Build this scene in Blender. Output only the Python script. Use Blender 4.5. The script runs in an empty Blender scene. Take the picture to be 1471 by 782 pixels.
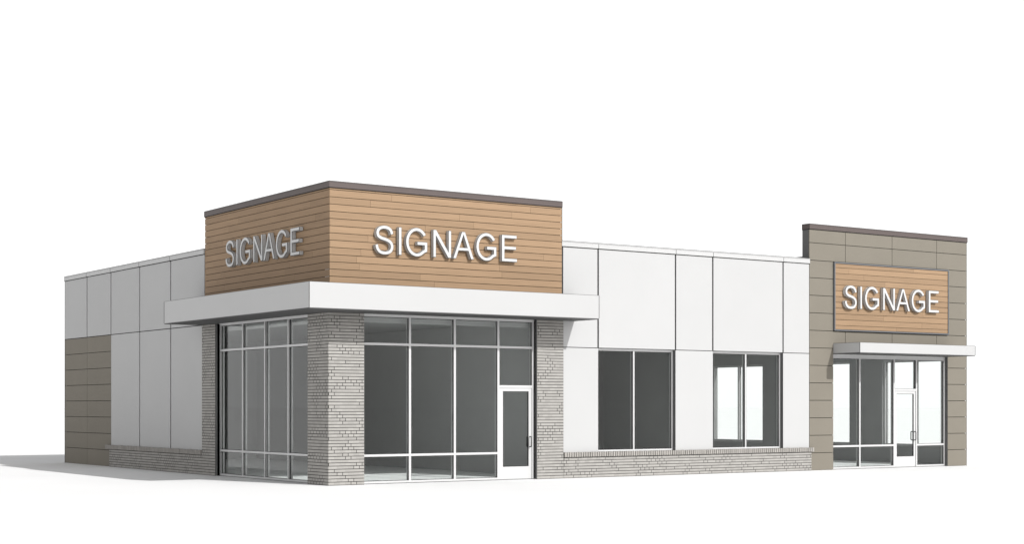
import bpy, bmesh, math, random
from mathutils import Vector

random.seed(7)
S = bpy.context.scene
COL = S.collection
R = math.radians

# ------------------------------------------------------------------ camera
cam_d = bpy.data.cameras.new('camera')
cam = bpy.data.objects.new('camera', cam_d)
COL.objects.link(cam)
cam.location = (-15.735, -29.847, 1.676)
cam.rotation_euler = (R(90), 0, -0.5998)
cam_d.sensor_fit = 'HORIZONTAL'
cam_d.sensor_width = 36.0
cam_d.lens = 2291.0 / 1471.0 * 36.0
cam_d.shift_y = (584.15 - 391.0) / 1471.0
cam_d.clip_start = 0.1
cam_d.clip_end = 5000
S.camera = cam

# ------------------------------------------------------------------ sky and sun
SUN = Vector((0.36, -1.41, 1.0)).normalized()          # direction towards the sun
elev = math.asin(SUN.z)
azim = math.atan2(SUN.x, SUN.y)
W = bpy.data.worlds.new('World')
S.world = W
W.use_nodes = True
nt = W.node_tree
nt.nodes.clear()
out = nt.nodes.new('ShaderNodeOutputWorld')
sky = nt.nodes.new('ShaderNodeTexSky')
sky.sky_type = 'NISHITA'
sky.sun_disc = False
sky.sun_elevation = elev
sky.sun_rotation = azim
sky.dust_density = 4.0
hs = nt.nodes.new('ShaderNodeHueSaturation')
hs.inputs['Saturation'].default_value = 0.12
nt.links.new(sky.outputs[0], hs.inputs['Color'])
bg = nt.nodes.new('ShaderNodeBackground')
bg.inputs['Strength'].default_value = 0.05
nt.links.new(hs.outputs[0], bg.inputs['Color'])
# bright white haze that thins out towards the zenith
tc = nt.nodes.new('ShaderNodeTexCoord')
sep = nt.nodes.new('ShaderNodeSeparateXYZ')
nt.links.new(tc.outputs['Generated'], sep.inputs[0])
mr = nt.nodes.new('ShaderNodeMapRange')
mr.interpolation_type = 'SMOOTHSTEP'
mr.inputs['From Min'].default_value = 0.24
mr.inputs['From Max'].default_value = 0.55
mr.inputs['To Min'].default_value = 1.0
mr.inputs['To Max'].default_value = 0.15
nt.links.new(sep.outputs['Z'], mr.inputs['Value'])
bg2 = nt.nodes.new('ShaderNodeBackground')
bg2.inputs['Color'].default_value = (1.08, 1.08, 1.08, 1)
nt.links.new(mr.outputs[0], bg2.inputs['Strength'])
add = nt.nodes.new('ShaderNodeAddShader')
nt.links.new(bg.outputs[0], add.inputs[0])
nt.links.new(bg2.outputs[0], add.inputs[1])
nt.links.new(add.outputs[0], out.inputs['Surface'])

sun_d = bpy.data.lights.new('sun', 'SUN')
sun_d.energy = 3.65
sun_d.angle = R(0.5)
sun_d.color = (1.0, 0.992, 0.98)
sun = bpy.data.objects.new('sun', sun_d)
COL.objects.link(sun)
sun.location = (20, -40, 30)
sun.rotation_euler = SUN.to_track_quat('Z', 'Y').to_euler()

vs = S.view_settings
vs.view_transform = 'Standard'
vs.look = 'None'
vs.exposure = 0.0
vs.gamma = 1.0
vs.use_curve_mapping = False
S.cycles.max_bounces = 10
S.cycles.diffuse_bounces = 6
S.cycles.transparent_max_bounces = 24
S.cycles.caustics_reflective = False
S.cycles.caustics_refractive = False

# ------------------------------------------------------------------ materials
class NT:
    """small wrapper to write node trees tersely"""
    def __init__(self, name):
        self.m = bpy.data.materials.new(name)
        self.m.use_nodes = True
        self.t = self.m.node_tree
        self.b = self.t.nodes['Principled BSDF']
        self.o = self.t.nodes['Material Output']
    def n(self, kind, **kw):
        nd = self.t.nodes.new('ShaderNode' + kind)
        for k, v in kw.items():
            setattr(nd, k, v)
        return nd
    def l(self, a, b):
        self.t.links.new(a, b)
    def math(self, op, a, b=None, c=None):
        nd = self.n('Math', operation=op)
        for i, v in enumerate((a, b, c)):
            if v is None:
                continue
            if isinstance(v, (int, float)):
                nd.inputs[i].default_value = v
            else:
                self.l(v, nd.inputs[i])
        return nd.outputs[0]
    def ramp(self, fac, stops):
        nd = self.n('ValToRGB')
        while len(nd.color_ramp.elements) < len(stops):
            nd.color_ramp.elements.new(0.5)
        for e, (p, c) in zip(nd.color_ramp.elements, stops):
            e.position = p
            e.color = (*c, 1)
        self.l(fac, nd.inputs[0])
        return nd.outputs[0]
    def mix(self, fac, a, b):
        nd = self.n('Mix', data_type='RGBA')
        for s, v in ((nd.inputs[0], fac), (nd.inputs[6], a), (nd.inputs[7], b)):
            if isinstance(v, (int, float)):
                s.default_value = v
            elif isinstance(v, tuple):
                s.default_value = (*v, 1)
            else:
                self.l(v, s)
        return nd.outputs[2]


def sc(c, k):
    return tuple(x * k for x in c)


def finish(name, col, var=0.05, rough=0.6, scale=1.3, bump=0.0, bscale=200.0, island=0.0, metal=0.0, spec=0.3):
    """painted or cast surface: faint cloudy variation, fine tooth"""
    q = NT(name)
    co = q.n('TexCoord').outputs['Object']
    nz = q.n('TexNoise')
    nz.inputs['Scale'].default_value = scale
    nz.inputs['Detail'].default_value = 6
    q.l(co, nz.inputs['Vector'])
    c = q.ramp(nz.outputs['Fac'], [(0.3, sc(col, 1 - var)), (0.7, sc(col, 1 + var))])
    if island:
        rnd = q.n('NewGeometry').outputs['Random Per Island']
        k = q.math('MULTIPLY_ADD', rnd, 2 * island, 1 - island)
        mm = q.n('Mix', data_type='RGBA', blend_type='MULTIPLY')
        mm.inputs[0].default_value = 1
        q.l(c, mm.inputs[6])
        q.l(k, mm.inputs[7])
        c = mm.outputs[2]
    q.l(c, q.b.inputs['Base Color'])
    q.b.inputs['Roughness'].default_value = rough
    q.b.inputs['Metallic'].default_value = metal
    q.b.inputs['Specular IOR Level'].default_value = spec
    if bump:
        n2 = q.n('TexNoise')
        n2.inputs['Scale'].default_value = bscale
        n2.inputs['Detail'].default_value = 3
        q.l(co, n2.inputs['Vector'])
        bp = q.n('Bump')
        bp.inputs['Strength'].default_value = bump
        bp.inputs['Distance'].default_value = 0.003
        q.l(n2.outputs['Fac'], bp.inputs['Height'])
        q.l(bp.outputs[0], q.b.inputs['Normal'])
    return q.m


def wood_mat(name, col):
    q = NT(name)
    geo = q.n('NewGeometry')
    rnd = geo.outputs['Random Per Island']
    co = q.n('TexCoord').outputs['Object']
    mp = q.n('Mapping')
    mp.inputs['Scale'].default_value = (0.9, 0.9, 34)
    off = q.n('CombineXYZ')
    q.l(q.math('MULTIPLY', rnd, 53.0), off.inputs[0])
    q.l(q.math('MULTIPLY', rnd, 31.0), off.inputs[1])
    q.l(co, mp.inputs['Vector'])
    q.l(off.outputs[0], mp.inputs['Location'])
    nz = q.n('TexNoise')
    nz.inputs['Scale'].default_value = 1.6
    nz.inputs['Detail'].default_value = 8
    nz.inputs['Roughness'].default_value = 0.62
    nz.inputs['Distortion'].default_value = 0.5
    q.l(mp.outputs[0], nz.inputs['Vector'])
    c = q.ramp(nz.outputs['Fac'], [(0.28, sc(col, 0.84)), (0.5, col), (0.74, sc(col, 1.12))])
    k = q.math('MULTIPLY_ADD', rnd, 0.15, 0.93)
    mm = q.n('Mix', data_type='RGBA', blend_type='MULTIPLY')
    mm.inputs[0].default_value = 1
    q.l(c, mm.inputs[6])
    q.l(k, mm.inputs[7])
    q.l(mm.outputs[2], q.b.inputs['Base Color'])
    q.b.inputs['Roughness'].default_value = 0.62
    q.b.inputs['Specular IOR Level'].default_value = 0.2
    bp = q.n('Bump')
    bp.inputs['Strength'].default_value = 0.15
    bp.inputs['Distance'].default_value = 0.002
    q.l(nz.outputs['Fac'], bp.inputs['Height'])
    q.l(bp.outputs[0], q.b.inputs['Normal'])
    return q.m


def brick_mat(name, col, mortar):
    """thin long bricks: raked bed joints everywhere, head joints that show open only in irregular patches"""
    q = NT(name)
    BW, BH = 0.1334, 0.0677
    co = q.n('TexCoord').outputs['Object']
    sp = q.n('SeparateXYZ')
    q.l(co, sp.inputs[0])
    nrm = q.n('SeparateXYZ')
    q.l(q.n('NewGeometry').outputs['True Normal'], nrm.inputs[0])
    side = q.math('GREATER_THAN', q.math('ABSOLUTE', nrm.outputs[0]), 0.5)
    mu = q.n('Mix', data_type='FLOAT')
    q.l(side, mu.inputs[0])
    q.l(sp.outputs[0], mu.inputs[2])
    q.l(sp.outputs[1], mu.inputs[3])
    u = mu.outputs[0]
    z = q.math('ADD', sp.outputs[2], 0.002)
    zr = q.math('DIVIDE', z, BH)
    row = q.math('FLOOR', zr)
    fz = q.math('FRACT', zr)
    ur = q.math('ADD', q.math('DIVIDE', u, BW), q.math('MULTIPLY', q.math('MODULO', q.math('ADD', row, 100.0), 2.0), 0.5))
    colm = q.math('FLOOR', ur)
    fu = q.math('FRACT', ur)
    bed = q.math('LESS_THAN', fz, 0.0125 / BH)
    head = q.math('LESS_THAN', fu, 0.0125 / BW)
    cell = q.n('CombineXYZ')
    q.l(q.math('MULTIPLY', colm, BW), cell.inputs[0])
    q.l(q.math('MULTIPLY', row, BH * 1.5), cell.inputs[1])
    q.l(side, cell.inputs[2])
    nz = q.n('TexNoise')
    nz.inputs['Scale'].default_value = 2.7
    nz.inputs['Detail'].default_value = 1.0
    q.l(cell.outputs[0], nz.inputs['Vector'])
    patch = q.math('GREATER_THAN', nz.outputs['Fac'], 0.545)
    head2 = q.math('MULTIPLY', head, q.math('MULTIPLY_ADD', patch, 0.95, 0.04))
    j = q.math('MAXIMUM', bed, head2)
    wn = q.n('TexWhiteNoise', noise_dimensions='3D')
    q.l(cell.outputs[0], wn.inputs['Vector'])
    grain = q.n('TexNoise')
    grain.inputs['Scale'].default_value = 60
    grain.inputs['Detail'].default_value = 5
    q.l(co, grain.inputs['Vector'])
    tone = q.math('ADD', q.math('MULTIPLY', wn.outputs['Value'], 0.6), q.math('MULTIPLY', grain.outputs['Fac'], 0.4))
    c = q.ramp(tone, [(0.1, sc(col, 0.90)), (0.5, col), (0.9, sc(col, 1.10))])
    c = q.mix(j, c, mortar)
    q.l(c, q.b.inputs['Base Color'])
    q.b.inputs['Roughness'].default_value = 0.85
    q.b.inputs['Specular IOR Level'].default_value = 0.15
    bp = q.n('Bump')
    bp.inputs['Strength'].default_value = 0.5
    bp.inputs['Distance'].default_value = 0.006
    h = q.math('ADD', q.math('SUBTRACT', 1.0, j), q.math('MULTIPLY', grain.outputs['Fac'], 0.25))
    q.l(h, bp.inputs['Height'])
    q.l(bp.outputs[0], q.b.inputs['Normal'])
    return q.m


def diffuser_mat(name):
    q = NT(name)
    q.t.nodes.remove(q.b)
    a = q.n('BsdfTranslucent')
    a.inputs['Color'].default_value = (0.92, 0.93, 0.92, 1)
    b = q.n('BsdfTransparent')
    b.inputs['Color'].default_value = (0.9, 0.9, 0.9, 1)
    mx = q.n('MixShader')
    mx.inputs[0].default_value = 0.25
    q.l(a.outputs[0], mx.inputs[1])
    q.l(b.outputs[0], mx.inputs[2])
    q.l(mx.outputs[0], q.o.inputs['Surface'])
    return q.m


def glass_mat(name):
    q = NT(name)
    q.t.nodes.remove(q.b)
    tr = q.n('BsdfTransparent')
    tr.inputs[0].default_value = (0.982, 0.992, 0.988, 1)
    gl = q.n('BsdfGlossy')
    gl.inputs['Roughness'].default_value = 0.02
    gl.inputs['Color'].default_value = (1, 1, 1, 1)
    geo = q.n('NewGeometry')
    dot = q.n('VectorMath', operation='DOT_PRODUCT')
    q.l(geo.outputs['Incoming'], dot.inputs[0])
    q.l(geo.outputs['Normal'], dot.inputs[1])
    cosv = q.math('ABSOLUTE', dot.outputs['Value'])
    f5 = q.math('POWER', q.math('SUBTRACT', 1.0, cosv), 5.0)
    fac = q.math('MULTIPLY_ADD', f5, 0.95, 0.016)
    mx = q.n('MixShader')
    q.l(fac, mx.inputs[0])
    q.l(tr.outputs[0], mx.inputs[1])
    q.l(gl.outputs[0], mx.inputs[2])
    q.l(mx.outputs[0], q.o.inputs['Surface'])
    return q.m


WHITE = 0.43
M = dict(
    render=finish('white_render', (WHITE, WHITE, WHITE), var=0.012, rough=0.8, scale=0.9, bump=0.10, bscale=140, island=0.012),
    canopy=finish('white_canopy_paint', (0.425, 0.425, 0.425), var=0.012, rough=0.45, scale=0.8),
    coping_white=finish('white_coping', (0.45, 0.45, 0.45), var=0.015, rough=0.45),
    wood=wood_mat('wood_boards', (0.285, 0.190, 0.115)),
    coping_brown=finish('brown_coping', (0.090, 0.071, 0.067), var=0.04, rough=0.5),
    panel=finish('taupe_panel', (0.178, 0.161, 0.132), var=0.035, rough=0.75, scale=1.1, bump=0.1, bscale=90, island=0.02),
    brick=brick_mat('grey_brick', (0.312, 0.301, 0.284), (0.022, 0.021, 0.020)),
    rowlock=finish('sill_brick', (0.29, 0.275, 0.256), var=0.08, rough=0.85, scale=30, island=0.10),
    mortar=finish('dark_mortar', (0.05, 0.048, 0.046), rough=0.9),
    backing=finish('black_backing', (0.012, 0.012, 0.012), rough=0.9),
    frame=finish('white_aluminium', (0.50, 0.50, 0.50), var=0.01, rough=0.4),
    gasket=finish('black_gasket', (0.012, 0.012, 0.012), rough=0.6),
    dark=finish('dark_flashing', (0.11, 0.11, 0.11), var=0.06, rough=0.5),
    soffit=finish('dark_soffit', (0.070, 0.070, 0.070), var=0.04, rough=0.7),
    edge=finish('grey_edge_trim', (0.05, 0.05, 0.05), rough=0.5),
    inside=finish('grey_interior', (0.29, 0.294, 0.292), var=0.03, rough=0.8),
    ceiling=finish('grey_ceiling', (0.27, 0.274, 0.272), var=0.03, rough=0.8),
    floor=finish('pale_floor', (0.86, 0.875, 0.87), var=0.02, rough=0.6, scale=2),
    letter=finish('white_letter_face', (0.52, 0.52, 0.52), var=0.01, rough=0.4),
    letter_side=finish('grey_letter_return', (0.48, 0.48, 0.48), var=0.02, rough=0.5),
    trim=finish('dark_trim_cap', (0.03, 0.03, 0.03), rough=0.5),
    signframe=finish('steel_sign_frame', (0.13, 0.135, 0.145), rough=0.45),
    roof=finish('pale_roof_membrane', (0.45, 0.45, 0.45), rough=0.9),
    metal=finish('grey_handle', (0.07, 0.07, 0.07), rough=0.35, metal=0.2),
    ground=finish('pale_concrete', (0.87, 0.87, 0.87), var=0.02, rough=0.9, scale=0.25),
    bounce_white=finish('unseen_bounce_white', (0.8, 0.8, 0.8), rough=0.8),  # white for faces out of view, added to bounce light indoors
    added_diffuser=diffuser_mat('added_milky_diffuser'),
    glass=glass_mat('clear_glass'),
)

# ------------------------------------------------------------------ mesh helpers
class Box:
    """collects boxes, links them as one mesh object"""
    def __init__(self):
        self.bm = bmesh.new()
        self.mats = []
    def slot(self, m):
        if m not in self.mats:
            self.mats.append(m)
        return self.mats.index(m)
    def add(self, x0, x1, y0, y1, z0, z1, mat):
        if x1 - x0 < 1e-5 or y1 - y0 < 1e-5 or z1 - z0 < 1e-5:
            return
        k = self.slot(mat)
        v = [self.bm.verts.new((x, y, z)) for x in (x0, x1) for y in (y0, y1) for z in (z0, z1)]
        for f in ((0, 1, 3, 2), (4, 6, 7, 5), (0, 4, 5, 1), (2, 3, 7, 6), (0, 2, 6, 4), (1, 5, 7, 3)):
            self.bm.faces.new([v[i] for i in f]).material_index = k
    def build(self, name, parent=None, bevel=0.0, label=None):
        bmesh.ops.recalc_face_normals(self.bm, faces=self.bm.faces)
        me = bpy.data.meshes.new(name)
        self.bm.to_mesh(me)
        self.bm.free()
        for m in self.mats:
            me.materials.append(M[m])
        o = bpy.data.objects.new(name, me)
        COL.objects.link(o)
        if parent:
            o.parent = parent
        if label:
            o['label'] = label
        if bevel:
            b = o.modifiers.new('soft_edge', 'BEVEL')
            b.width = bevel
            b.segments = 2
            b.limit_method = 'ANGLE'
        return o


class Face:
    """a facade: a runs along it, z up, d inwards from its outer plane"""
    def __init__(self, kind, off=0.0):
        self.kind, self.off = kind, off
    def put(self, B, a0, a1, z0, z1, d0, d1, mat):
        d0 += self.off
        d1 += self.off
        if self.kind == 'front':
            B.add(a0, a1, d0, d1, z0, z1, mat)
        elif self.kind == 'left':
            B.add(d0, d1, a0, a1, z0, z1, mat)
        elif self.kind == 'right':
            B.add(-d1, -d0, a0, a1, z0, z1, mat)
        else:
            B.add(a0, a1, -d1, -d0, z0, z1, mat)


FRONT = Face('front')
LEFT = Face('left')
RX = 20.22                                        # outer plane of the far side wall
RIGHT = Face('right', -RX)
BY = 16.71                                        # outer plane of the rear wall
BACK = Face('back', -BY)


def minus(rect, holes):
    """axis-aligned rectangle minus holes -> list of rectangles"""
    a0, a1, z0, z1 = rect
    todo = [rect]
    for h in holes:
        nxt = []
        for (p0, p1, q0, q1) in todo:
            x0, x1, y0, y1 = max(p0, h[0]), min(p1, h[1]), max(q0, h[2]), min(q1, h[3])
            if x0 >= x1 or y0 >= y1:
                nxt.append((p0, p1, q0, q1))
                continue
            nxt += [r for r in ((p0, x0, q0, q1), (x1, p1, q0, q1), (x0, x1, q0, y0), (x0, x1, y1, q1))
                    if r[1] - r[0] > 1e-4 and r[3] - r[2] > 1e-4]
        todo = nxt
    return todo


def panels(face, B, acuts, zcuts, d0, d1, mat, gap_a, gap_z, holes=()):
    """cladding split into panels with open joints at the inner cuts"""
    for i in range(len(acuts) - 1):
        for k in range(len(zcuts) - 1):
            a0 = acuts[i] + (gap_a / 2 if i else 0)
            a1 = acuts[i + 1] - (gap_a / 2 if i < len(acuts) - 2 else 0)
            z0 = zcuts[k] + (gap_z / 2 if k else 0)
            z1 = zcuts[k + 1] - (gap_z / 2 if k < len(zcuts) - 2 else 0)
            for r in minus((a0, a1, z0, z1), holes):
                face.put(B, *r, d0, d1, mat)


def empty(name, loc, label, cat, group=None):
    o = bpy.data.objects.new(name, None)
    COL.objects.link(o)
    o.location = loc
    o.empty_display_size = 0.3
    o['label'] = label
    o['category'] = cat
    if group:
        o['group'] = group
    return o


# ------------------------------------------------------------------ ground
g = bmesh.new()
bmesh.ops.create_circle(g, cap_ends=True, segments=96, radius=1500)
me = bpy.data.meshes.new('ground')
g.to_mesh(me)
g.free()
me.materials.append(M['ground'])
ground = bpy.data.objects.new('ground', me)
COL.objects.link(ground)
ground.location = (5, 5, 0)
ground['kind'] = 'structure'

# ------------------------------------------------------------------ the building
shop = empty('retail_building', (0, 0, 0),
             'single-storey white retail building with a wood-clad corner tower, grey brick piers and flat white canopies',
             'building')

# key dimensions
P = 0.03                       # cladding sits this far behind the brick face
TX, TY = 6.085, 6.485          # corner tower extents
X1, X2 = 14.07, RX             # far tower extents
Z_SILL, Z_HEAD, Z_SOF = 0.605, 3.05, 3.66
Z_PAR, Z_PARB = 5.53, 5.392    # low parapet coping
Z_TOP, Z_TOPB = 6.434, 6.294   # tall parapet coping
W1, W2 = (7.157, 9.533), (10.739, 13.132)
SF_FRONT = (0.86, 5.371)
SF_LEFT = (0.955, 5.795)
SF_FAR = (14.94, 19.43)
SIDE_WIN = [(8.03, 10.47), (4.24, 6.66), (0.50, 2.93)]
SW_Z = (0.50, 3.02)

# --- wall cores (dark membrane outside, grey plaster inside; unseen front and left inner faces whitened to bounce light)
fr_holes = [(SF_FRONT[0], SF_FRONT[1], 0, Z_SOF), (W1[0], W1[1], Z_SILL, Z_HEAD), (W2[0], W2[1], Z_SILL, Z_HEAD),
            (SF_FAR[0], SF_FAR[1], 0, Z_HEAD)]
lf_holes = [(SF_LEFT[0], SF_LEFT[1], 0, Z_SOF)]
B = Box()
for r in minus((P + 0.03, X2 - 0.03, 0.0, 4.6), fr_holes):
    FRONT.put(B, *r, P + 0.03, P + 0.05, 'backing')
    FRONT.put(B, *r, P + 0.05, 0.27, 'bounce_white')
for r in minus((0.27, BY - 0.03, 0.0, 4.6), lf_holes):
    LEFT.put(B, *r, P + 0.03, P + 0.05, 'backing')
    LEFT.put(B, *r, P + 0.05, 0.27, 'bounce_white')
sw_holes = [(a, b, SW_Z[0], SW_Z[1]) for a, b in SIDE_WIN]
for r in minus((0.27, BY - 0.03, 0.0, 4.6), sw_holes):
    RIGHT.put(B, *r, 0.03, 0.27, 'inside')
BACK.put(B, 0.27, RX - 0.27, 0.0, 4.6, 0.03, 0.27, 'inside')
B.build('wall', shop)

# --- upper wall band behind the parapet cladding
B = Box()
FRONT.put(B, TX + 0.002, X1 - 0.002, 4.6, Z_PARB, P + 0.03, 0.25, 'backing')
LEFT.put(B, TY + 0.002, BY - 0.03, 4.6, Z_PARB, P + 0.03, 0.25, 'backing')
RIGHT.put(B, 0.30, BY - 0.25, 4.6, Z_PARB, 0.03, 0.25, 'roof')
BACK.put(B, 0.25, RX - 0.03, 4.6, Z_PARB, 0.03, 0.25, 'roof')
B.build('parapet_wall', shop)

# --- interior
B = Box()
B.add(0.275, RX - 0.275, 0.275, BY - 0.275, 0.004, 0.020, 'floor')
B.build('interior_floor', shop)
ADDED_SKYL = [(0.55, 2.25, 10.8, 16.1), (7.4, 9.6, 5.5, 15.0), (11.4, 13.6, 5.5, 15.0), (15.4, 17.6, 5.5, 15.0)]  # roof openings added out of view to brighten the rooms
B = Box()
for r in minus((0.272, RX - 0.272, 0.272, BY - 0.272), ADDED_SKYL):
    B.add(*r, 3.71, 3.80, 'ceiling')
B.build('ceiling', shop)
B = Box()
B.add(6.10, 6.22, 0.28, BY - 0.28, 0.021, 3.705, 'inside')
B.build('partition_wall', shop)
B = Box()
B.add(0.275, 6.09, 0.30, 0.42, 3.49, 3.705, 'inside')
B.add(0.30, 0.42, 0.425, 5.9, 3.49, 3.705, 'inside')
B.build('ceiling_bulkhead', shop)

# --- roof
B = Box()
for r in minus((0.26, RX - 0.26, 0.26, BY - 0.26), ADDED_SKYL):
    B.add(*r, 4.60, 4.82, 'roof')
B.build('roof', shop)
for (x0, x1, y0, y1) in ADDED_SKYL:  # added light wells: curb, white sides and a milky sheet
    B = Box()
    for r in minus((x0 - 0.06, x1 + 0.06, y0 - 0.06, y1 + 0.06), [(x0 + 0.002, x1 - 0.002, y0 + 0.002, y1 - 0.002)]):
        B.add(*r, 3.802, 4.598, 'bounce_white')
        B.add(*r, 4.822, 4.99, 'roof')
    o = B.build('added_skylight', shop)
    B = Box()
    B.add(x0 + 0.004, x1 - 0.004, y0 + 0.004, y1 - 0.004, 4.94, 4.955, 'added_diffuser')
    B.build('added_diffuser', o)

# --- white wall panels, front wing and left wing
B = Box()
cuts = [TX + 0.05, W1[0], W1[1], W2[0], W2[1], X1 - 0.012]
panels(FRONT, B, cuts, [Z_HEAD + 0.008, Z_PARB - 0.012], P, P + 0.028, 'render', 0.044, 0)
for a0, a1 in ((6.126, W1[0]), (W1[1], W2[0]), (W2[1], X1 - 0.012)):
    FRONT.put(B, a0, a1, Z_SILL - 0.02, Z_HEAD - 0.008, P, P + 0.028, 'render')
B.build('wall_panels', shop, bevel=0.003, label='white wall panels of the sunlit front wing')
B = Box()
lc = [6.50, 8.627, 10.752, 12.89, 14.81, BY]
panels(LEFT, B, lc, [Z_SOF + 0.010, Z_PARB - 0.012], P, P + 0.028, 'render', 0.068, 0)
panels(LEFT, B, [6.584, 8.627, 10.752, 12.87], [Z_SILL - 0.02, Z_SOF - 0.010], P, P + 0.028, 'render', 0.068, 0)
B.build('wall_panels', shop, bevel=0.003, label='white wall panels of the shaded left side')
B = Box()
RIGHT_H = sw_holes
panels(RIGHT, B, [0.30, BY], [0.0, Z_PARB], 0.0, 0.028, 'render', 0, 0, RIGHT_H)
panels(BACK, B, [0.06, RX - 0.03], [0.0, Z_PARB], 0.0, 0.028, 'render', 0, 0)
B.build('wall_panels', shop, label='plain white rear and far side walls')

# --- taupe panels: left rear corner, far tower
zc = [0.4572 * i for i in range(0, 8)] + [Z_SOF]
B = Box()
panels(LEFT, B, [12.895, 14.81, BY], [0.006] + zc[1:8] + [Z_SOF - 0.010], P + 0.004, P + 0.028, 'panel', 0.014, 0.014)
B.build('wall_panels', shop, bevel=0.002, label='taupe panels at the rear end of the left side')
B = Box()
z2 = [0.006] + [0.4572 * i for i in range(1, 14)] + [Z_TOPB - 0.008]
HOLE = (SF_FAR[0], SF_FAR[1], 0, Z_HEAD)
for k in range(len(z2) - 1):
    wide = z2[k + 1] > 3.1
    ac = [X1, 15.393, 17.181, 18.971, X2] if wide else [X1, X2]
    z0 = z2[k] + (0.007 if k else 0)
    z1 = z2[k + 1] - (0.007 if k < len(z2) - 2 else 0)
    panels(FRONT, B, ac, [z0, z1], P, P + 0.028, 'panel', 0.014, 0, [HOLE])
B.build('wall_panels', shop, bevel=0.002, label='taupe panels of the far entrance tower')
B = Box()
FRONT.put(B, X1 + 0.004, X2 - 0.004, 4.6, Z_TOPB, P + 0.03, 0.27, 'backing')
FRONT.put(B, X1 - 0.0, X1 + 0.003, Z_PARB, Z_TOPB, P + 0.03, 0.29, 'dark')
FRONT.put(B, X1 + 0.004, X2, Z_PARB, Z_TOPB, 0.272, 0.29, 'dark')
B.add(X1 + 0.03, X1 + 0.12, 0.30, 0.75, 5.40, 5.60, 'coping_brown')
B.build('tower_parapet', shop, label='dark grey end and back of the far tower parapet')

# --- wood-clad corner tower
def lengths(a0, a1, board=3.66, gap=0.004):
    """one course of boards: butt joints at staggered places"""
    cut = [a0]
    x = a0 + random.uniform(0.5, board)
    while x < a1 - 0.4:
        cut.append(x)
        x += board
    cut.append(a1)
    return [(p + (gap / 2 if p > a0 else 0), q - (gap / 2 if q < a1 else 0)) for p, q in zip(cut, cut[1:])]


B = Box()
B.add(0.04 + 0.03, TX - 0.02, 0.016 + 0.03 + 0.002, TY - 0.002, 3.79, 6.05, 'backing')
zb = [4.10] + [0.1524 * i for i in range(27, 42)] + [Z_TOPB - 0.006]
for k in range(len(zb) - 1):
    z0, z1 = zb[k] + 0.006, zb[k + 1] - 0.006
    if z1 - z0 < 0.01:
        continue
    for a0, a1 in lengths(0.04 + 0.026, TX):
        B.add(a0, a1, 0.016, 0.016 + 0.026, z0, z1, 'wood')
    for a0, a1 in lengths(0.016, TY):
        B.add(0.04, 0.04 + 0.026, a0, a1, z0, z1, 'wood')
B.add(0.04 + 0.03, TX - 0.004, 0.05, 0.25, 6.05, Z_TOPB, 'backing')
B.add(0.04 + 0.03, 0.25, 0.25, TY - 0.004, 6.05, Z_TOPB, 'backing')
B.add(TX - 0.02, TX - 0.003, 0.06, TY, 4.5, Z_TOPB, 'panel')
B.add(0.08, TX - 0.03, TY - 0.001, TY + 0.012, 4.5, Z_TOPB, 'panel')
B.build('tower_cladding', shop, label='warm wood board cladding of the corner tower')

# --- copings (bevelled top lip, dark drip line below)
def coping(name, runs, zb_, zt_, mat, label=None):
    B = Box()
    for kind, a0, a1, plane, w in runs:
        for (e, p0, p1, m) in ((0.012, zb_, zb_ + 0.016, 'backing'), (0.022, zb_ + 0.016, zt_ - 0.034, mat),
                               (0.020, zt_ - 0.034, zt_ - 0.028, 'edge'), (0.022, zt_ - 0.028, zt_ - 0.012, mat),
                               (0.018, zt_ - 0.012, zt_, 'edge')):
            if kind == 'front':
                B.add(a0, a1, plane - e, plane + w, p0, p1, m)
            elif kind == 'left':
                B.add(plane - e, plane + w, a0, a1, p0, p1, m)
            elif kind == 'right':
                B.add(plane - w, plane + e, a0, a1, p0, p1, m)
            else:
                B.add(a0, a1, plane - w, plane + e, p0, p1, m)
    return B.build(name, shop, label=label)


coping('coping', [('front', TX + 0.004, X1 + 0.0, P, 0.24), ('left', TY + 0.015, BY - 0.25, P, 0.24),
                  ('back', P - 0.02, X2, BY, 0.24), ('right', 0.32, BY - 0.25, X2, 0.24)],
       Z_PARB - 0.012, Z_PAR, 'coping_white', 'white metal coping along the low roof edge')
coping('coping', [('front', 0.04 - 0.022, TX + 0.01, 0.016, 0.24), ('left', 0.26, TY + 0.01, 0.04, 0.24),
                  ('back', 0.282, TX + 0.01, TY, 0.24), ('right', 0.26, TY - 0.24, TX, 0.24)],
       Z_TOPB - 0.012, Z_TOP, 'coping_brown', 'brown metal coping on the wood-clad tower')
coping('coping', [('front', X1 - 0.012, X2 + 0.02, P, 0.265)], Z_TOPB - 0.008, Z_TOP + 0.006, 'coping_brown',
       'brown metal coping on the far taupe tower')

# joints across the white coping at the wall joints
def bead(name, x0, x1, y0, y1, z0, z1, mat):
    B = Box()
    B.add(x0, x1, y0, y1, z0, z1, mat)
    B.build(name, shop)


for a in cuts[1:5]:
    bead('coping_joint', a - 0.006, a + 0.006, P - 0.024, P - 0.0215, Z_PARB, Z_PAR - 0.03, 'edge')
for a in lc[1:5]:
    bead('coping_joint', P - 0.024, P - 0.0215, a - 0.010, a + 0.010, Z_PARB, Z_PAR - 0.03, 'edge')

# --- brick piers
def pier(label, *boxes):
    B = Box()
    for b in boxes:
        B.add(*b, 'brick')
    return B.build('brick_pier', shop, bevel=0.004, label=label)


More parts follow.
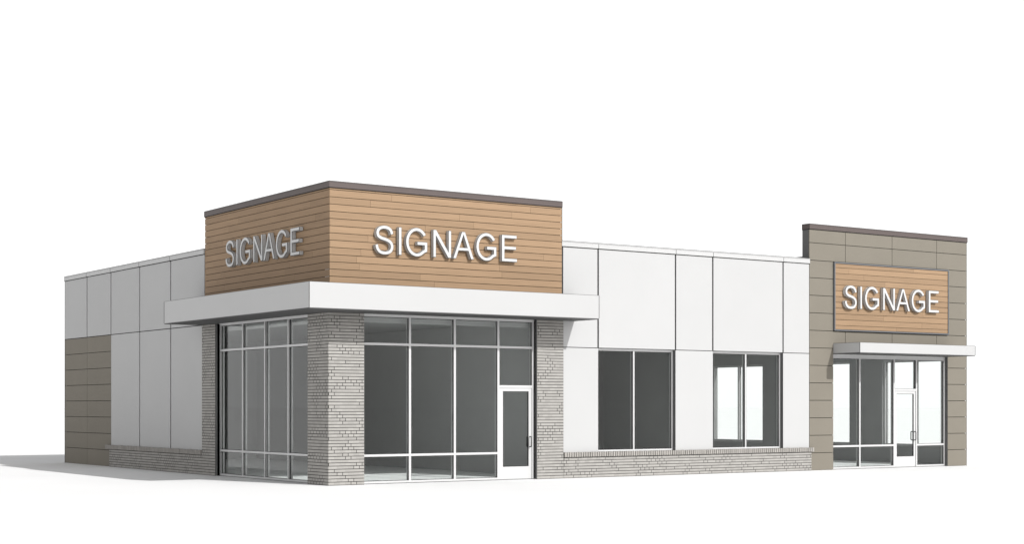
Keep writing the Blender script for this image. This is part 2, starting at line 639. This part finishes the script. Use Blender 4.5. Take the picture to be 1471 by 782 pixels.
zt = Z_SOF - 0.002
pier('brick pier at the street corner', (0, SF_FRONT[0], 0, 0.058, 0.0, zt), (0, 0.058, 0.058, SF_LEFT[0], 0.0, zt))
B = Box()
B.add(0.08, SF_FRONT[0] - 0.002, 0.08, SF_LEFT[0] - 0.002, 0.0, zt, 'dark')
B.build('pier_core', shop)
pier('brick pier right of the corner storefront', (SF_FRONT[1] + 0.004, 6.123, 0, 0.058, 0.0, zt))
pier('brick pier left of the shaded storefront', (0, 0.058, SF_LEFT[1] + 0.004, 6.581, 0.0, zt))
# dark returns of the storefront recess
def reveal(face, a0, a1, z0, z1, d0):
    B = Box()
    face.put(B, a0, a1, z0, z1, d0, 0.27, 'dark')
    B.build('reveal', shop)


reveal(FRONT, SF_FRONT[1], SF_FRONT[1] + 0.0035, 0.0, Z_SOF, 0.004)
reveal(LEFT, SF_LEFT[1], SF_LEFT[1] + 0.0035, 0.0, Z_SOF, 0.004)
reveal(FRONT, SF_FAR[1] - 0.0035, SF_FAR[1], 0.0, Z_HEAD, P + 0.002)
for w in (W1, W2):
    reveal(FRONT, w[1] - 0.0035, w[1], Z_SILL, Z_HEAD, P + 0.002)

# --- low brick base walls and their rowlock sills
def base(face, a0, a1, s0, s1, label):
    B = Box()
    face.put(B, a0, a1, 0.0, 0.492, 0.0, 0.058, 'brick')
    o = B.build('brick_base', shop, bevel=0.003, label=label)
    B = Box()
    face.put(B, s0 + 0.01, s1 - 0.01, 0.4925, 0.597, -0.030, P - 0.002, 'mortar')
    n = int(round((s1 - s0) / 0.0677))
    w = (s1 - s0) / n
    for i in range(n):
        t = random.uniform(-0.003, 0.003)
        face.put(B, s0 + i * w + 0.009, s0 + (i + 1) * w - 0.009, 0.494 + t * 0.3, 0.602 + t, -0.045 + t, P - 0.004, 'rowlock')
    B.build('rowlock_sill', o)


base(FRONT, 6.127, 14.115, 6.127, 14.175, 'low brick base under the front windows')
base(LEFT, 6.585, 12.935, 6.585, 13.15, 'low brick base on the shaded left side')

# --- canopies
def canopy(boxes, zb_, zt_, label, ends):
    B = Box()
    for (x0, x1, y0, y1) in boxes:
        B.add(x0, x1, y0, y1, zb_ + 0.02, zt_ - 0.008, 'canopy')
    o = B.build('canopy', shop, label=label)
    B = Box()
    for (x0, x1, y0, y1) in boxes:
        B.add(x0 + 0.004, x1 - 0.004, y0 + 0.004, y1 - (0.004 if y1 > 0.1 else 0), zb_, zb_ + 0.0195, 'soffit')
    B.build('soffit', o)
    B = Box()
    for (x0, x1, y0, y1) in boxes:
        B.add(x0 + 0.002, x1 - 0.002, y0 + 0.002, y1 - (0.002 if y1 > 0.1 else 0), zt_ - 0.008, zt_, 'edge')
    for (x, y) in ends:
        B.add(x - 0.006, x + 0.006, y - 0.003, y + 0.006, zb_ + 0.021, zt_ - 0.009, 'edge')
    B.build('edge_trim', o)
    return o


OV = -0.914
CXE, CYE = 6.46, 6.72
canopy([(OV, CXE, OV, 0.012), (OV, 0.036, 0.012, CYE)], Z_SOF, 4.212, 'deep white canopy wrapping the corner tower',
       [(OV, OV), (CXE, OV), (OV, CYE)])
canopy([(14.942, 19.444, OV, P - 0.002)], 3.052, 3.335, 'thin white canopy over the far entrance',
       [(14.942, OV), (19.444, OV)])

# --- glazing
def glazed(name, face, d, aspan, zspan, verticals, bars, label=None, vw=0.055, depth=0.105):
    """frame of white aluminium with its panes; verticals: centre lines; bars[bay] = [(z0, z1), ...] rails in each bay"""
    a0, a1 = aspan
    z0, z1 = zspan
    B = Box()
    G = Box()
    face.put(B, a0, a0 + vw, z0, z1, d, d + depth, 'frame')
    face.put(B, a1 - vw, a1, z0, z1, d, d + depth, 'frame')
    if z0 < 0.01:                                # dark sealant where the sill meets the ground
        face.put(B, a0, a1, 0.0, 0.012, d - 0.006, d - 0.001, 'edge')
    bays = []
    prev = a0 + vw
    for c in verticals:
        face.put(B, c - vw / 2, c + vw / 2, z0, z1, d, d + depth, 'frame')
        bays.append((prev, c - vw / 2))
        prev = c + vw / 2
    bays.append((prev, a1 - vw))
    panes = []
    for (p, q), rails in zip(bays, bars):
        last = None
        for (r0, r1) in rails:
            face.put(B, p, q, r0, r1, d + 0.002, d + depth - 0.002, 'frame')
            if last is not None and last < r0:
                panes.append((p, q, last, r0))
            last = r1
    o = B.build(name, shop, label=label)
    t = 0.008
    for (p, q, r0, r1) in panes:
        if r1 - r0 < 0.05:
            continue
        e = d + 0.036
        face.put(G, p, p + t, r0, r1, e, e + 0.018, 'gasket')
        face.put(G, q - t, q, r0, r1, e, e + 0.018, 'gasket')
        face.put(G, p + t, q - t, r0, r0 + t, e, e + 0.018, 'gasket')
        face.put(G, p + t, q - t, r1 - t, r1, e, e + 0.018, 'gasket')
        w_ = 0.007                               # outer bead, flush with the frame face
        for x0_, x1_, y0_, y1_ in ((p, p + w_, r0, r1), (q - w_, q, r0, r1), (p + w_, q - w_, r0, r0 + w_), (p + w_, q - w_, r1 - w_, r1)):
            face.put(G, x0_, x1_, y0_, y1_, d + 0.003, d + 0.011, 'gasket')
        K = Box()
        face.put(K, p + t, q - t, r0 + t, r1 - t, e + 0.008, e + 0.010, 'glass')
        K.build('pane', o)
    G.build('gasket', o)
    return o


BOT, LOW, MID, HD = (0.0, 0.058), (0.588, 0.638), (2.992, 3.044), (3.604, Z_SOF - 0.002)
full = [BOT, LOW, MID, HD]
glazed('storefront', FRONT, 0.12, SF_FRONT, (0.0, Z_SOF - 0.002), [2.063, 3.221, 4.386],
       [full, full, full, [(2.091, 2.154), MID, HD]], 'tall storefront glazing with a door on the sunlit corner front')
glazed('storefront', LEFT, 0.12, SF_LEFT, (0.0, Z_SOF - 0.002), [2.132, 3.317, 4.511],
       [full, full, full, full], 'tall storefront glazing on the shaded left side of the tower')
f3 = [BOT, LOW, (2.945, Z_HEAD - 0.002)]
glazed('storefront', FRONT, P + 0.10, SF_FAR, (0.0, Z_HEAD - 0.002), [16.045, 17.375, 18.27],
       [f3, f3, [(2.091, 2.154), (2.945, Z_HEAD - 0.002)], f3], 'storefront glazing with a door in the far tower', vw=0.050)
for w, c, lab in ((W1, 8.31, 'two-pane window nearer the wood tower'), (W2, 11.93, 'two-pane window nearer the far tower')):
    r = [(Z_SILL - 0.004, Z_SILL + 0.036), (2.994, Z_HEAD - 0.002)]
    glazed('window', FRONT, P + 0.10, w, (Z_SILL - 0.004, Z_HEAD - 0.002), [c], [r, r], lab, vw=0.042)
for (a, b) in SIDE_WIN:
    r = [(SW_Z[0], SW_Z[0] + 0.07), (SW_Z[1] - 0.05, SW_Z[1])]
    glazed('window', RIGHT, 0.10, (a, b), SW_Z, [(a + b) / 2], [r, r])


def door(face, d, a0, a1, g0, g1, label):
    z0, z1 = 0.010, 2.086
    gz0, gz1 = 0.298, 2.018
    B = Box()
    for r in minus((a0, a1, z0, z1), [(g0, g1, gz0, gz1)]):
        face.put(B, *r, d, d + 0.045, 'frame')
    o = B.build('door', shop, label=label)
    B = Box()
    t = 0.010
    for r in minus((g0, g1, gz0, gz1), [(g0 + t, g1 - t, gz0 + t, gz1 - t)]):
        face.put(B, *r, d + 0.010, d + 0.040, 'gasket')
    B.build('gasket', o)
    B = Box()
    face.put(B, g0 + t, g1 - t, gz0 + t, gz1 - t, d + 0.020, d + 0.024, 'glass')
    B.build('pane', o)
    B = Box()                                    # threshold and shadow gaps round the leaf
    face.put(B, a0 - 0.006, a0 - 0.001, 0.0, z1, d + 0.004, d + 0.05, 'gasket')
    face.put(B, a1 + 0.001, a1 + 0.006, 0.0, z1, d + 0.004, d + 0.05, 'gasket')
    face.put(B, a0, a1, z1 + 0.001, z1 + 0.004, d + 0.004, d + 0.05, 'gasket')
    B.build('weather_seal', o)
    for dd, s in ((d, -1), (d + 0.045, 1)):      # pull handles outside and inside
        bm = bmesh.new()
        ha = a1 - 0.052
        pts = [(0.0, 0.745), (0.055, 0.745), (0.068, 0.760), (0.068, 0.962), (0.055, 0.977), (0.0, 0.977)]
        rings = []
        rad = 0.013
        for i, (o_, z_) in enumerate(pts):
            tz = (pts[min(i + 1, 5)][1] - pts[max(i - 1, 0)][1])
            to = (pts[min(i + 1, 5)][0] - pts[max(i - 1, 0)][0])
            L = math.hypot(tz, to)
            nz_, no_ = -to / L, tz / L
            ring = []
            for k in range(10):
                an = 2 * math.pi * k / 10
                aa = ha + rad * math.cos(an)
                oo = o_ + rad * math.sin(an) * no_
                zz = z_ + rad * math.sin(an) * nz_
                ring.append(bm.verts.new((aa, dd + face.off + s * oo, zz)))
            rings.append(ring)
        for i in range(5):
            for k in range(10):
                bm.faces.new((rings[i][k], rings[i][(k + 1) % 10], rings[i + 1][(k + 1) % 10], rings[i + 1][k]))
        bmesh.ops.recalc_face_normals(bm, faces=bm.faces)
        me = bpy.data.meshes.new('handle')
        bm.to_mesh(me)
        bm.free()
        me.materials.append(M['metal'])
        for p in me.polygons:
            p.use_smooth = True
        h = bpy.data.objects.new('handle', me)
        COL.objects.link(h)
        h.parent = o
    return o


door(FRONT, 0.135, 4.4205, 5.3095, 4.519, 5.232, 'white glazed door in the corner storefront')
door(FRONT, P + 0.115, 17.409, 18.236, 17.492, 18.170, 'white glazed door under the thin far canopy')

# --- thin dark corner beads and the joint where walls meet the ground
bead('corner_bead', P - 0.003, P + 0.030, BY + 0.001, BY + 0.018, 0.0, Z_PARB, 'edge')
bead('corner_bead', X2 + 0.001, X2 + 0.012, P + 0.002, P + 0.03, 0.0, Z_TOPB, 'edge')
bead('corner_bead', X1 - 0.011, X1 - 0.001, P - 0.002, P + 0.02, Z_SILL, Z_PARB, 'backing')
bead('corner_bead', TX + 0.001, TX + 0.016, 0.014, 0.03, 4.22, Z_TOPB, 'edge')

# --- wood sign board on the far tower
B = Box()
sx0, sx1, sz0, sz1 = 14.935, 19.42, 3.668, 5.478
FRONT.put(B, sx0 + 0.01, sx1 - 0.01, sz0 + 0.01, sz1 - 0.01, 0.012, P - 0.002, 'backing')
zz = [sz0 + 0.036] + [0.1524 * i for i in range(25, 36)] + [sz1 - 0.036]
for k in range(len(zz) - 1):
    for a0, a1 in lengths(sx0 + 0.036, sx1 - 0.036):
        FRONT.put(B, a0, a1, zz[k] + 0.005, zz[k + 1] - 0.005, -0.008, 0.012, 'wood')
sb = B.build('sign_board', shop, label='wood board panel framed in grey metal on the far tower')
B = Box()
for r in minus((sx0, sx1, sz0, sz1), [(sx0 + 0.031, sx1 - 0.031, sz0 + 0.031, sz1 - 0.031)]):
    FRONT.put(B, *r, -0.026, P - 0.004, 'signframe')
B.build('frame', sb)

# ------------------------------------------------------------------ raised letters
def spline(pts, n=7):
    """Catmull-Rom through pts"""
    outp = []
    q = [Vector((2 * pts[0][0] - pts[1][0], 2 * pts[0][1] - pts[1][1]))] + [Vector(p) for p in pts] + \
        [Vector((2 * pts[-1][0] - pts[-2][0], 2 * pts[-1][1] - pts[-2][1]))]
    for i in range(1, len(q) - 2):
        for k in range(n):
            t = k / n
            a, b, c, d = q[i - 1], q[i], q[i + 1], q[i + 2]
            outp.append(0.5 * ((2 * b) + (c - a) * t + (2 * a - 5 * b + 4 * c - d) * t * t + (3 * b - a - 3 * c + d) * t ** 3))
    outp.append(q[-2])
    return outp


def stroke(path, w):
    """closed outline of a stroke of width w along a path, mitred"""
    path = [Vector(p) for p in path]
    L, Rr = [], []
    for i, p in enumerate(path):
        t0 = (p - path[i - 1]).normalized() if i else None
        t1 = (path[i + 1] - p).normalized() if i < len(path) - 1 else None
        t0 = t0 or t1
        t1 = t1 or t0
        n0, n1 = Vector((-t0.y, t0.x)), Vector((-t1.y, t1.x))
        m = (n0 + n1).normalized()
        k = w / 2 / max(0.35, m.dot(n0))
        L.append(p + m * k)
        Rr.append(p - m * k)
    return L + Rr[::-1]


S_PATH = [(.418, .432), (.392, .505), (.332, .558), (.235, .577), (.138, .558), (.078, .508), (.062, .445), (.083, .385),
          (.145, .347), (.235, .322), (.325, .293), (.392, .245), (.419, .172), (.398, .092), (.335, .040), (.235, .023),
          (.130, .042), (.064, .105), (.036, .198)]
G_ARC = [(.275 + .240 * math.cos(R(a)), .300 + .277 * math.sin(R(a))) for a in range(33, 316, 8)]
G_PATH = G_ARC + [(.505, .128), (.505, .276), (.285, .276)]
GLYPH = {
    'S': [stroke(spline(S_PATH), .072)],
    'I': [[(0, 0), (.070, 0), (.070, .6), (0, .6)]],
    'G': [stroke(G_PATH, .072)],
    'N': [[(0, 0), (0, .6), (.078, .6), (.394, .128), (.394, .6), (.464, .6), (.464, 0), (.386, 0), (.070, .472), (.070, 0)]],
    'A': [[(0, 0), (.233, .6), (.316, .6), (.549, 0), (.470, 0), (.402, .180), (.147, .180), (.079, 0)],
          [(.172, .247), (.377, .247), (.2745, .528)]],
    'E': [[(0, 0), (0, .6), (.408, .6), (.408, .528), (.076, .528), (.076, .346), (.390, .346), (.390, .274), (.076, .274),
           (.076, .072), (.418, .072), (.418, 0)]],
}
PLACE = [('S', 0.0), ('I', .584), ('G', .764), ('N', 1.456), ('A', 1.967), ('G', 2.578), ('E', 3.263)]


def letter_mesh(ch):
    cu = bpy.data.curves.new('outline', 'CURVE')
    cu.dimensions = '2D'
    cu.fill_mode = 'BOTH'
    cu.extrude = 0.041
    cu.bevel_depth = 0.008
    cu.bevel_resolution = 0
    cu.offset = -0.005
    for poly in GLYPH[ch]:
        sp_ = cu.splines.new('POLY')
        sp_.points.add(len(poly) - 1)
        for p, q in zip(sp_.points, poly):
            p.co = (q[0], q[1], 0, 1)
        sp_.use_cyclic_u = True
    tmp = bpy.data.objects.new('outline', cu)
    COL.objects.link(tmp)
    dg = bpy.context.evaluated_depsgraph_get()
    me = bpy.data.meshes.new_from_object(tmp.evaluated_get(dg))
    bpy.data.objects.remove(tmp)
    bpy.data.curves.remove(cu)
    me.name = 'letter'
    me.materials.clear()
    for k in ('letter', 'letter_side', 'trim'):
        me.materials.append(M[k])
    for p in me.polygons:
        nz_ = abs(p.normal.z)
        p.material_index = 0 if nz_ > 0.95 else (1 if nz_ < 0.2 else 2)
        p.use_smooth = False
    return me


MESH = {c: letter_mesh(c) for c in 'SIGNAE'}


def sign(loc, rz, k, label):
    e = empty('letter_sign', loc, label, 'sign', 'raised letter signs on the building')
    e.rotation_euler = (R(90), 0, rz)
    for ch, x in PLACE:
        o = bpy.data.objects.new('letter', MESH[ch])
        COL.objects.link(o)
        o.parent = e
        o.location = (x * k, 0, 0)
        o.scale = (k, 1, 1)
    return e


sign((1.078, 0.016 - 0.050, 4.945), 0, 1.0, 'white raised letters SIGNAGE on the sunlit front of the wood-clad corner tower')
sign((0.04 - 0.050, 5.07, 4.965), R(-90), 1.045, 'shaded raised letters SIGNAGE on the dark left face of the wood-clad tower')
sign((15.225, -0.008 - 0.050, 4.262), 0, 1.0, 'white raised letters SIGNAGE on the framed wood board above the far entrance')
